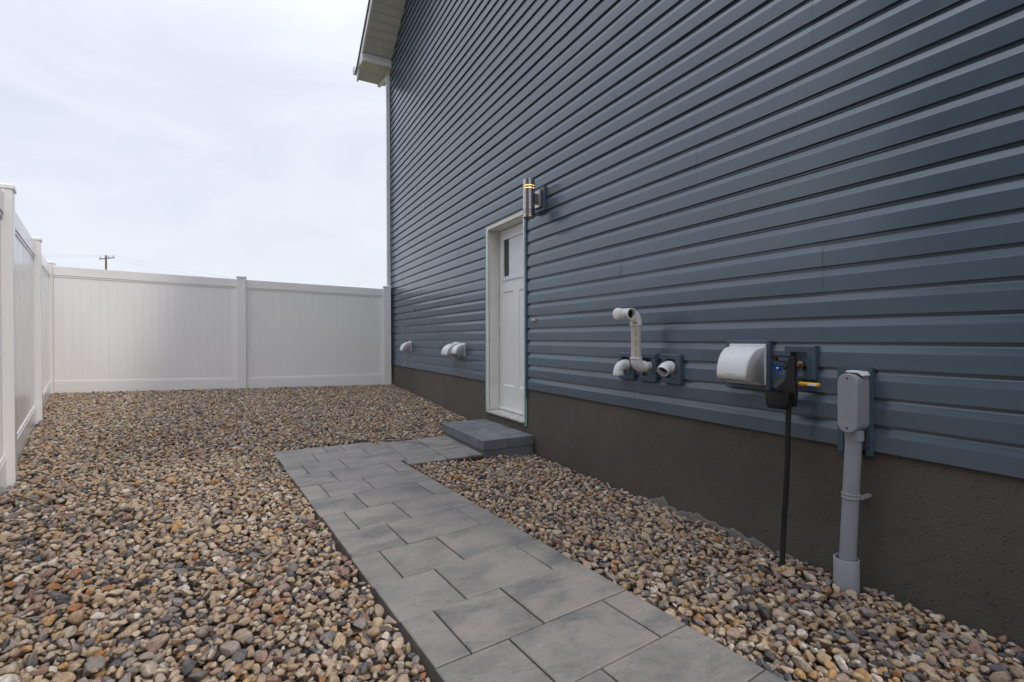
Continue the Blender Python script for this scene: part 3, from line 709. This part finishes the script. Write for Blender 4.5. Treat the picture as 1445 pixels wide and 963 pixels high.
# ------------------------------------------------------------------ outdoor tap
tap = thing('garden_tap', 'brass outdoor tap with blue scalloped handwheel in a siding recess', 'tap')
mb = MB(); mb.tube([(WX+.012, 1.385, .918), (WX-.03, 1.388, .916), (WX-.055, 1.40, .91), (WX-.075, 1.415, .903)], [.012, .012, .013, .013], 16); mb.lathe((WX-.002, 1.385, .918), (-1, 0, 0), [(0, 0), (.019, 0), (.019, .01), (.012, .014)], 6); mb.build('body', 'brass', tap, smooth='auto')
mb = MB(); mb.tube([(WX-.055, 1.402, .908), (WX-.065, 1.40, .885), (WX-.067, 1.40, .868)], [.011, .013, .014], 16); mb.build('spout', 'brass', tap, smooth='auto')
mb = MB(); wc = Vector((WX-.108, 1.432, .901)); ang = Vector((-.93, -.36, 0)).normalized(); uu = Vector((.36, -.93, 0)).normalized(); ww = Vector((0, 0, 1))
poly = []
for i in range(48):
    a = 2*math.pi*i/48; r_ = .0215+.0032*math.cos(8*a); poly.append(wc+uu*r_*math.cos(a)+ww*r_*math.sin(a))
vs = []; fs = []
for (rs, h) in ((1, -.005), (1.04, 0), (1, .005), (.66, .005), (.62, 0), (.66, -.005)):
    vs += [wc+(p-wc)*rs+ang*h for p in poly]
for k in range(6):
    for i in range(48): j = (i+1) % 48; fs.append((k*48+i, k*48+j, ((k+1) % 6)*48+j, ((k+1) % 6)*48+i))
mb.add(vs, fs)
for k in range(4):
    a = math.pi/2*k+.4; d = uu*math.cos(a)+ww*math.sin(a); mb.tube([wc+d*.004, wc+d*.016], .003, 8)
wheel = mb.build('handwheel', 'blue', tap, smooth='auto')
mb = MB(); mb.lathe(wc-ang*.006, ang, [(0, 0), (.0065, 0), (.0065, .013), (.004, .0155), (0, .016)], 12); mb.build('nut', 'steel', wheel, smooth='auto')
mb = MB(); mb.tube([wc-ang*.004, Vector((WX-.07, 1.412, .903))], .006, 10); mb.build('stem', 'brass', tap, smooth='auto')

# ------------------------------------------------------------------ black hanger, hose, gas valve
hang = thing('hose_hanger', 'black plastic hanger with grip hole and cup in front of the tap recess', 'hanger')
outl = [(1.466, .963), (1.359, .963), (1.355, .955), (1.356, .915), (1.357, .862), (1.349, .79), (1.353, .733), (1.360, .728), (1.385, .728), (1.405, .79), (1.43, .82), (1.396, .859), (1.394, .913), (1.41, .930), (1.467, .935), (1.470, .955)]
hx = WX-.101
bm = bmesh.new()
ov = [bm.verts.new((0, y, z)) for y, z in outl]
slot = []
for cyy, a0 in ((1.393, -90), (1.437, 90)):
    for i in range(7): a = R(a0-180*0+180*i/6); slot.append((cyy-.0085*math.cos(a), .9465+.0085*math.sin(a)))
iv = [bm.verts.new((0, y, z)) for y, z in slot]
es = [bm.edges.new((ov[i], ov[(i+1) % len(ov)])) for i in range(len(ov))]+[bm.edges.new((iv[i], iv[(i+1) % len(iv)])) for i in range(len(iv))]
bmesh.ops.triangle_fill(bm, edges=es, use_beauty=True, use_dissolve=False)
bmesh.ops.recalc_face_normals(bm, faces=bm.faces)
ex = bmesh.ops.extrude_face_region(bm, geom=list(bm.faces))
bmesh.ops.translate(bm, verts=[e for e in ex['geom'] if isinstance(e, bmesh.types.BMVert)], vec=(.016, 0, 0))
bmesh.ops.recalc_face_normals(bm, faces=bm.faces)
me = bpy.data.meshes.new('plate'); bm.to_mesh(me); bm.free(); me.materials.append(MAT['black'])
o = link('plate', me, hang); o.location = (hx, 0, 0)
# cup: open-topped rounded bucket
n = 20; vs = []; fs = []
lev = [(.715, .80), (.722, .93), (.745, 1.0), (.785, 1.06), (.793, 1.06), (.793, .98), (.73, .9)]
for z, k in lev:
    for i in range(n):
        a = 2*math.pi*i/n; vs.append((hx-.012+.034*k*math.copysign(abs(math.cos(a))**.7, math.cos(a)), 1.425+.056*k*math.copysign(abs(math.sin(a))**.7, math.sin(a)), z))
for k in range(len(lev)-1):
    for i in range(n): j = (i+1) % n; fs.append((k*n+i, k*n+j, (k+1)*n+j, (k+1)*n+i))
fs += [tuple(range(n))[::-1], tuple(range((len(lev)-1)*n, len(lev)*n))]
mb = MB(); mb.add(vs, fs); mb.build('cup', 'black', hang, smooth='auto')
mb = MB(); mb.prism([(hx+.004, 1.36, .86), (hx+.004, 1.375, .87), (hx+.004, 1.455, .80), (hx+.004, 1.43, .79)], (.008, 0, 0)); mb.build('rib', 'black', hang)
hose = MB()
hose.tube([(hx-.004, 1.378, .80), (hx-.004, 1.380, .74), (hx+.0, 1.386, .66), (hx+.006, 1.392, .5), (hx+.010, 1.402, .33), (hx+.008, 1.410, .2), (hx-.004, 1.408, .08), (hx-.02, 1.402, -.03)],   .0118, 14)
tag(hose.build('hose', 'rubber', None, smooth='auto'), 'black hose hanging from the hanger down into the gravel', 'hose')
val = thing('gas_valve', 'brass valve with yellow sleeved lever beside the tap recess', 'valve')
mb = MB(); mb.tube([(WX+.01, 1.372, .838), (WX-.095, 1.372, .838)], .011, 14); mb.lathe((WX-.06, 1.372, .838), (-1, 0, 0), [(0, 0), (.017, 0), (.017, .03), (0, .03)], 6); mb.build('body', 'brass', val, smooth='auto')
mb = MB(); mb.box(WX-.089, WX-.077, 1.338, 1.375, .832, .843); mb.build('lever_arm', 'steel', val, bevel=.002)
mb = MB(); mb.box(WX-.092, WX-.074, 1.252, 1.345, .828, .846); lv = mb.build('lever_sleeve', 'yellow', val, bevel=.0075, seg=4)
mb = MB(); mb.box(WX-.0928, WX-.0918, 1.262, 1.302, .8325, .8415); lb_ = mb.build('sticker', 'pvc', lv)

# ------------------------------------------------------------------ grey conduit
con = thing('electrical_conduit', 'grey plastic conduit with rounded access box rising from the gravel', 'conduit')
def stadium(yc, w, z0, z1, n=10):
    r_ = w/2; pts = []
    for i in range(n+1): a = math.pi*i/n; pts.append((yc+r_*math.cos(a), z1-r_+r_*math.sin(a)))
    for i in range(n+1): a = math.pi+math.pi*i/n; pts.append((yc+r_*math.cos(a), z0+r_+r_*math.sin(a)))
    return pts
cyc = 1.127
mb = MB(); mb.prism([(WX-.092, y, z) for y, z in stadium(cyc, .072, .652, .895)], (.088, 0, 0)); mb.build('box', 'conduit', con, smooth='auto')
mb = MB(); mb.prism([(WX-.112, y, z) for y, z in stadium(cyc, .078, .649, .898)], (.0195, 0, 0)); cov = mb.build('cover', 'conduit', con, smooth='auto', bevel=.0035)
for z in (.877, .670):
    mb = MB(); mb.lathe((WX-.1122, cyc, z), (-1, 0, 0), [(.0, .0012), (.0035, .0012), (.0045, 0)], 12); mb.build('screw', 'black', cov)
mb = MB(); mb.prism([(WX-.075, cyc-.037, .905), (WX-.075, cyc+.02, .908), (WX-.075, cyc+.03, .9), (WX-.075, cyc-.02, .8985), (WX-.075, cyc-.04, .885), (WX-.075, cyc-.046, .89)], (.05, 0, 0)); mb.build('sealant', 'pvc', con, bevel=.002)
mb = MB(); mb.lathe((WX-.056, cyc, .66), (0, 0, -1), [(.034, 0), (.0345, .045), (.031, .046)], 24); mb.build('hub', 'conduit', con, smooth='auto')
p0, p1 = Vector((WX-.058, cyc, .66)), Vector((WX-.062, cyc+.026, .02))
mb = MB(); mb.tube([p0, p0.lerp(p1, .5), p1], .0305, 24); mb.build('pipe', 'conduit', con, smooth='auto')
pm_ = p0.lerp(p1, .44)
mb = MB(); mb.lathe(pm_-Vector((0, 0, .011)), (0, 0, 1), [(.0308, 0), (.0345, .001), (.0345, .007), (.033, .010), (.033, .013), (.0345, .016), (.0345, .021), (.0308, .022)], 24)
mb.box(pm_.x+.0, FX, pm_.y-.045, pm_.y-.030, pm_.z-.006, pm_.z+.006); mb.build('strap', 'conduit', con, smooth='auto')
mb = MB(); cs = Vector((WX-.066, cyc+.024, -.06)); mb.lathe(cs, (.0, .01, 1), [(.047, 0), (.047, .168), (.046, .170), (.0415, .170), (.0405, .168), (.0405, 0)], 32); mb.build('sleeve', 'conduit', con, smooth='auto')

# ------------------------------------------------------------------ fences
def fence_run(label, posts, own):
    t = thing('vinyl_fence', label, 'fence')
    for i, (x, y, zb, zt) in enumerate(posts):
        if not own[i]: continue
        dvec = Vector((posts[min(i+1, len(posts)-1)][0]-posts[max(i-1, 0)][0], posts[min(i+1, len(posts)-1)][1]-posts[max(i-1, 0)][1], 0)); an = math.atan2(dvec.y, dvec.x)
        mb = MB(); mb.box(-.0635, .0635, -.0635, .0635, zb-.25, zt-.022); p = mb.build('post', 'fence', t, bevel=.004); p.location = (x, y, 0); p.rotation_euler.z = an
        mb = MB(); h = .071
        mb.box(-h, h, -h, h, zt-.030, zt-.010)
        mb.add([(-h, -h, zt-.010), (h, -h, zt-.010), (h, h, zt-.010), (-h, h, zt-.010), (-h*.8, -h*.8, zt), (h*.8, -h*.8, zt), (h*.8, h*.8, zt), (-h*.8, h*.8, zt)], [(0, 1, 5, 4), (1, 2, 6, 5), (2, 3, 7, 6), (3, 0, 4, 7), (4, 5, 6, 7)])
        mb.build('cap', 'fence', p, bevel=.002)
    for i in range(len(posts)-1):
        a, b = Vector(posts[i][:2]), Vector(posts[i+1][:2]); d = (b-a); Lg = d.length; d.normalize(); nrm = Vector((-d.y, d.x))
        s0, s1 = .0645, Lg-.0645
        zb_ = lambda s: posts[i][2]+(posts[i+1][2]-posts[i][2])*s/Lg-.03
        zt_ = lambda s: posts[i][3]+(posts[i+1][3]-posts[i][3])*s/Lg-.055
        def bar(sa, sb, off0, off1, f0, f1, name, bev=0):
            q = []
            for f_ in (f0, f1):
                for (s, o_) in ((sa, off0), (sb, off0), (sb, off1), (sa, off1)):
                    p = a+d*s+nrm*o_; q.append((p.x, p.y, f_(s)))
            mb = MB(); mb.hexa(q); return mb.build(name, 'fence', t, bevel=bev)
        bar(s0, s1, -.024, .024, lambda s: zt_(s)-.128, zt_, 'top_rail', .004)
        bar(s0, s1, -.019, .019, lambda s: zt_(s)-.152, lambda s: zt_(s)-.136, 'rail_lip', .002)
        bar(s0, s1, -.020, .020, lambda s: zt_(s)-.137, lambda s: zt_(s)-.127, 'rail_neck') if False else None
        bar(s0, s1, -.024, .024, zb_, lambda s: zb_(s)+.188, 'bottom_rail', .004)
        bar(s0, s1, -.0195, .0195, lambda s: zb_(s)+.1885, lambda s: zb_(s)+.210, 'rail_lip', .004)
        nb = 22; wd = (s1-s0)/nb
        for k in range(nb):
            sa, sb = s0+k*wd+.0002, s0+(k+1)*wd-.0002; c = .0028
            vs = []
            for f_ in (lambda s: zb_(s)+.12, lambda s: zt_(s)-.12):
                jj = random.uniform(-.0005, .0005)
                for (s, o_) in ((sa, -.0088), (sa+c, -.011+jj), (sb-c, -.011+jj), (sb, -.0088), (sb, .008), (sb-c, .011), (sa+c, .011), (sa, .008)):
                    p = a+d*s+nrm*o_; vs.append((p.x, p.y, f_(s)))
            fs = [tuple(range(8)), tuple(range(8, 16))]+[(q_, (q_+1) % 8, (q_+1) % 8+8, q_+8) for q_ in range(8)]
            mb = MB(); mb.add(vs, fs); mb.build('board', 'fence', t)
    return t
corner = (-2.475, 9.14, .282, 2.135)
fence_run('white vinyl privacy fence across the end of the yard, meeting the house corner', [corner, (-.09, 9.0, .237, 2.052), (2.205, 8.86, .225, 1.985)], [1, 1, 1])
fence_run('glossy white vinyl side fence running along the gravel opposite the house wall', [(-.80, 1.75, .09, 1.95), (-1.36, 4.20, .155, 2.012), (-1.915, 6.65, .22, 2.073), corner], [1, 1, 1, 0])

# ------------------------------------------------------------------ added house beyond the side fence, out of view, to darken the near wall
nb_ = thing('neighbour_house', 'taupe lap sided neighbouring house beyond the side fence', 'house')
NX, NY0, NY1, NZ = -3.3, -9.0, 3.6, 6.3
mb = MB(); mb.box(NX-8, NX, NY0, NY1, .45, NZ); mb.build('wall', 'taupe', nb_)
mb = MB(); mb.box(NX-7.99, NX-.01, NY0+.01, NY1-.01, -.3, .47); mb.build('foundation', 'parging', nb_)
zz = .45
while zz < NZ-.05:
    mb = MB(); mb.prism([(NX+.001, NY0, zz), (NX+.016, NY0, zz), (NX+.012, NY0, zz+.1), (NX+.002, NY0, zz+.148)], (0, NY1-NY0, 0)); mb.build('siding_board', 'taupe', nb_)
    zz += .15
for (y0_, z0_, w_, h_) in ((-6, 3.3, 1.2, 1.3), (-2.5, 3.4, .9, 1.1), (1.2, 1.3, .8, .6)):
    mb = MB(); mb.box(NX+.018, NX+.05, y0_-.07, y0_+w_+.07, z0_-.07, z0_+h_+.07); wn = mb.build('window', 'white_alu', nb_, bevel=.004)
    mb = MB(); mb.box(NX+.051, NX+.055, y0_, y0_+w_, z0_, z0_+h_); mb.build('pane', 'glass', wn)
mb = MB(); mb.prism([(NX+.5, NY0-.4, NZ), (NX-4, NY0-.4, NZ+2.2), (NX-8.5, NY0-.4, NZ)], (0, NY1-NY0+.8, 0)); rf = mb.build('roof', 'shingle', nb_)
mb = MB(); mb.box(NX+.502, NX+.61, NY0-.4, NY1+.4, NZ-.10, NZ+.02); mb.build('gutter', 'white_alu', rf, bevel=.01)

# ------------------------------------------------------------------ utility pole and lines
pole = thing('utility_pole', 'distant brown wooden utility pole with crossarm above the fence', 'utility pole')
pt = Vector((-19.16, 95.63, 13.85))
mb = MB(); mb.tube([(pt.x, pt.y, -.1), (pt.x, pt.y, 7), (pt.x, pt.y, pt.z)], [.2, .16, .125], 14); mb.build('pole', 'wood', pole, smooth='auto')
aL, aR = Vector((-20.02, 96.05, 13.27)), Vector((-18.02, 95.0, 13.5))
dv = (aR-aL).normalized(); mb = MB(); mb.tube([aL, aR], .075, 8); mb.build('crossarm', 'insulator', pole)
ins = []
for k in (.05, .62, .96):
    p = aL.lerp(aR, k); ins.append(p+Vector((0, 0, .3)))
    mb = MB(); mb.lathe(p, (0, 0, 1), [(.03, 0), (.03, .14), (.09, .15), (.06, .2), (.09, .22), (.05, .3), (0, .31)], 10); mb.build('insulator', 'insulator', pole)
def cable(p0, p1, sag, lab):
    pts = [Vector(p0).lerp(Vector(p1), i/24)-Vector((0, 0, sag*4*(i/24)*(1-i/24))) for i in range(25)]
    mb = MB(); mb.tube(pts, .010, 6); tag(mb.build('power_line', 'wire', None), lab, 'power line', 'power lines at the utility pole')
for q, dz, hl in ((ins[0], 0, 'lower'), (ins[2], .5, 'upper')):
    cable(q, q+Vector((-58, 30, 4.8+dz)), 1.2, hl+' of two thin power lines running from the pole towards the side fence')
    cable(q, q+Vector((62, -33, -12.5)), .3, hl+' of two thin power lines sloping from the pole down behind the end fence')

# ------------------------------------------------------------------ weeds at the path edges
def weed(x, y, s, seed, label):
    rr = random.Random(seed); mb = MB(); z = float(level(x, y))-.01
    for k in range(9):
        a = rr.uniform(0, 6.28); L_ = s*rr.uniform(.6, 1.1); tilt = rr.uniform(.4, 1.1); w_ = L_*.22
        d = Vector((math.cos(a)*math.sin(tilt), math.sin(a)*math.sin(tilt), math.cos(tilt))); sd_ = Vector((-math.sin(a), math.cos(a), 0))
        b = Vector((x, y, z)); pts = [b, b+d*L_*.5+sd_*w_, b+d*L_+Vector((0, 0, -L_*.15)), b+d*L_*.5-sd_*w_]
        mb.add(pts+[p+Vector((0, 0, .001)) for p in pts], [(0, 1, 2, 3), (7, 6, 5, 4), (0, 1, 5, 4), (1, 2, 6, 5), (2, 3, 7, 6), (3, 0, 4, 7)])
    t = thing('weed', label, 'weed', 'weeds at the path edge'); mb.build('leaf_cluster', 'leaf', t)
for i, (u, v_, s_, lab) in enumerate(((-.03, .42, .05, 'tiny green weed at the far corner edge of the paved path'), (-.035, 2.05, .035, 'tiny green weed on the fence side edge of the paved path'),
                                      (.93, 1.13, .04, 'tiny green weed in the inner corner where the path turns to the step'), (1.06, 1.12, .035, 'small green weed against the short paved leg before the step'))):
    x, y = path_pt(u, v_); weed(x, y, s_, i+3, lab)

# ------------------------------------------------------------------ river stones
NV = 16; stone_meshes = []
for k in range(NV):
    bm = bmesh.new(); bmesh.ops.create_icosphere(bm, subdivisions=3 if k < 10 else 2, radius=1)
    dirs = [Vector(rng.normal(size=3)).normalized() for _ in range(11)]; cuts = [rng.uniform(.42, .86) for _ in dirs]
    lob = [(Vector(rng.normal(size=3)).normalized(), rng.uniform(-.30, .34), rng.uniform(1.0, 3.2)) for _ in range(5)]
    for vtx in bm.verts:
        p = vtx.co.normalized(); r_ = 1.0
        for d, amp, pw in lob: r_ += amp*max(0, p.dot(d))**pw*.7
        q = p*r_
        for d, c in zip(dirs, cuts):
            e = q.dot(d)-c
            if e > 0: q -= d*e*.93
        vtx.co = q
    mx_ = max(abs(c) for v in bm.verts for c in v.co)
    for vtx in bm.verts: vtx.co /= mx_*.97
    me = bpy.data.meshes.new('stone'); bm.to_mesh(me); bm.free()
    me.polygons.foreach_set('use_smooth', [True]*len(me.polygons)); me.materials.append(MAT['stone']); stone_meshes.append(me)

cell = .006; gx0, gx1, gy0, gy1 = -2.65, 2.36, -.75, 9.2
nxg, nyg = int((gx1-gx0)/cell), int((gy1-gy0)/cell)
XX, YY = np.meshgrid(gx0+(np.arange(nxg)+.5)*cell, gy0+(np.arange(nyg)+.5)*cell, indexing='ij')
LV = level(XX, YY); Hh = LV-.052
fy = 9.14+(8.86-9.14)*(XX-corner[0])/(2.205-corner[0])
blocked = (XX < fence_x(YY)+.022) | (XX > WX+.006) | (YY > fy-.026)
pu = (XX-O2.x)*E2.x+(YY-O2.y)*E2.y; pv = (XX-O2.x)*D2.x+(YY-O2.y)*D2.y
blocked |= (pu > -.001) & (pu < .832) & (pv > -.001)
blocked |= (XX > 1.08) & (XX < 1.80) & (YY > 3.80) & (YY < 4.722)
blocked |= (XX > SX0-.002) & (YY > SY0-.002) & (YY < SY1+.002)
blocked |= ((XX-(WX-.066))**2+(YY-(cyc+.024))**2) < .052**2
for (x, y, *_r) in ((-1.36, 4.2), (-1.915, 6.65), (-.80, 1.75)): blocked |= (abs(XX-x) < .075) & (abs(YY-y) < .075)
Hh[blocked] = 3.0
H = Hh.ravel(); LVr = LV.ravel()
shapes = []
for k in range(150):
    a = float(np.clip(rng.lognormal(math.log(.0195), .38), .0075, .043)); b = a*rng.uniform(.52, .9); c = a*rng.uniform(.44, .78); yw = rng.uniform(0, math.pi)
    m_ = int(a/cell)+1
    di, dj = np.meshgrid(np.arange(-m_, m_+1), np.arange(-m_, m_+1), indexing='ij'); dx_, dy_ = di*cell, dj*cell
    lx_ = dx_*math.cos(yw)+dy_*math.sin(yw); ly_ = -dx_*math.sin(yw)+dy_*math.cos(yw)
    rr = (lx_/a)**2+(ly_/b)**2; ok = rr < 1
    shapes.append((a, b, c, yw, (di[ok]*nyg+dj[ok]).astype(np.int64), c*np.sqrt(1-rr[ok]), m_))
res = []
free = np.flatnonzero(~blocked.ravel())
NTRY = 110000
starts = free[rng.integers(0, len(free), NTRY)]; sidx = rng.integers(0, len(shapes), NTRY)
jit = rng.normal(0, 3.2, (NTRY, 5, 2)).astype(int)
order = np.argsort(-np.array([shapes[i][0] for i in sidx[:NTRY//2]]))
for t_ in range(NTRY):
    a, b, c, yw, off, dome, m_ = shapes[sidx[t_]]
    i0, j0 = divmod(int(starts[t_]), nyg); best = None
    for q in range(5):
        i, j = (i0, j0) if q == 0 else (i0+jit[t_, q, 0], j0+jit[t_, q, 1])
        if i < m_+1 or j < m_+1 or i >= nxg-m_-1 or j >= nyg-m_-1: continue
        cidx = i*nyg+j
        z = (H[cidx+off]+dome).max()
        if best is None or z < best[0]: best = (z, cidx, i, j)
    if best is None: continue
    z, cidx, i, j = best
    z -= .12*c
    if z+.45*c > LVr[cidx]+.012 or z > 1: continue
    seg_ = cidx+off; H[seg_] = np.maximum(H[seg_], z+dome)
    res.append((gx0+(i+.5)*cell, gy0+(j+.5)*cell, z, a, b, c, yw))
res = np.array(res); ns = len(res)
rot = np.stack([rng.normal(0, .30, ns), rng.normal(0, .30, ns), res[:, 6]], 1)
flip = rng.random(ns) < .5; rot[flip, 2] += math.pi
scl = res[:, 3:6]*np.array([1.06, 1.06, 1.08]); var = rng.integers(0, NV, ns)
# 300 stones that show largest are objects of their own
Rv = np.array([list(rt2), list(up2), list(fw)]); rel = res[:, :3]-np.array([0, 0, CAMZ]); cc = rel@Rv.T
depth = np.maximum(cc[:, 2], .05); sx_ = cc[:, 0]/depth*690; sy_ = -cc[:, 1]/depth*690
inn = (cc[:, 2] > .3) & (abs(sx_) < 715) & (abs(sy_) < 474)
topz = H.reshape(nxg, nyg)[np.clip(((res[:, 0]-gx0)/cell).astype(int), 0, nxg-1), np.clip(((res[:, 1]-gy0)/cell).astype(int), 0, nyg-1)]
ontop = res[:, 2]+res[:, 5]*.9 > topz-.004
score = np.where(inn & ontop, res[:, 3]/depth, 0); pick = np.argsort(-score)[:300]
for k in pick:
    o = bpy.data.objects.new('stone', stone_meshes[var[k]]); COL.objects.link(o); o.parent = bed
    o.location = res[k, :3]; o.rotation_euler = rot[k]; o.scale = scl[k]
rest = np.setdiff1d(np.arange(ns), pick)
lib = bpy.data.collections.new('stone_shapes')
for k, me in enumerate(stone_meshes):
    o = bpy.data.objects.new('stone_shape_%02d' % k, me); lib.objects.link(o)
me = bpy.data.meshes.new('loose_stones'); me.from_pydata([tuple(p) for p in res[rest, :3]], [], [])
for nm, dat in (('srot', rot[rest]), ('sscl', scl[rest])):
    at = me.attributes.new(nm, 'FLOAT_VECTOR', 'POINT'); at.data.foreach_set('vector', dat.astype(np.float32).ravel())
at = me.attributes.new('sidx', 'INT', 'POINT'); at.data.foreach_set('value', var[rest].astype(np.int32))
loose = bpy.data.objects.new('loose_stones', me); COL.objects.link(loose); loose.parent = bed; loose['kind'] = 'stuff'
me.materials.append(MAT['stone'])
gn = bpy.data.node_groups.new('scatter_stones', 'GeometryNodeTree')
gn.interface.new_socket('Geometry', in_out='INPUT', socket_type='NodeSocketGeometry'); gn.interface.new_socket('Geometry', in_out='OUTPUT', socket_type='NodeSocketGeometry')
gi, go = gn.nodes.new('NodeGroupInput'), gn.nodes.new('NodeGroupOutput'); ip = gn.nodes.new('GeometryNodeInstanceOnPoints'); ci = gn.nodes.new('GeometryNodeCollectionInfo')
ci.inputs['Collection'].default_value = lib; ci.inputs['Separate Children'].default_value = True; ci.inputs['Reset Children'].default_value = True
ip.inputs['Pick Instance'].default_value = True
def na(name, dt):
    n = gn.nodes.new('GeometryNodeInputNamedAttribute'); n.data_type = dt; n.inputs['Name'].default_value = name; return n.outputs['Attribute']
gn.links.new(gi.outputs[0], ip.inputs['Points']); gn.links.new(ci.outputs[0], ip.inputs['Instance'])
gn.links.new(na('sidx', 'INT'), ip.inputs['Instance Index']); gn.links.new(na('sscl', 'FLOAT_VECTOR'), ip.inputs['Scale'])
er = gn.nodes.new('FunctionNodeEulerToRotation'); gn.links.new(na('srot', 'FLOAT_VECTOR'), er.inputs[0]); gn.links.new(er.outputs[0], ip.inputs['Rotation'])
gn.links.new(ip.outputs[0], go.inputs[0])
mod = loose.modifiers.new('scatter', 'NODES'); mod.node_group = gn
print('stones', ns)
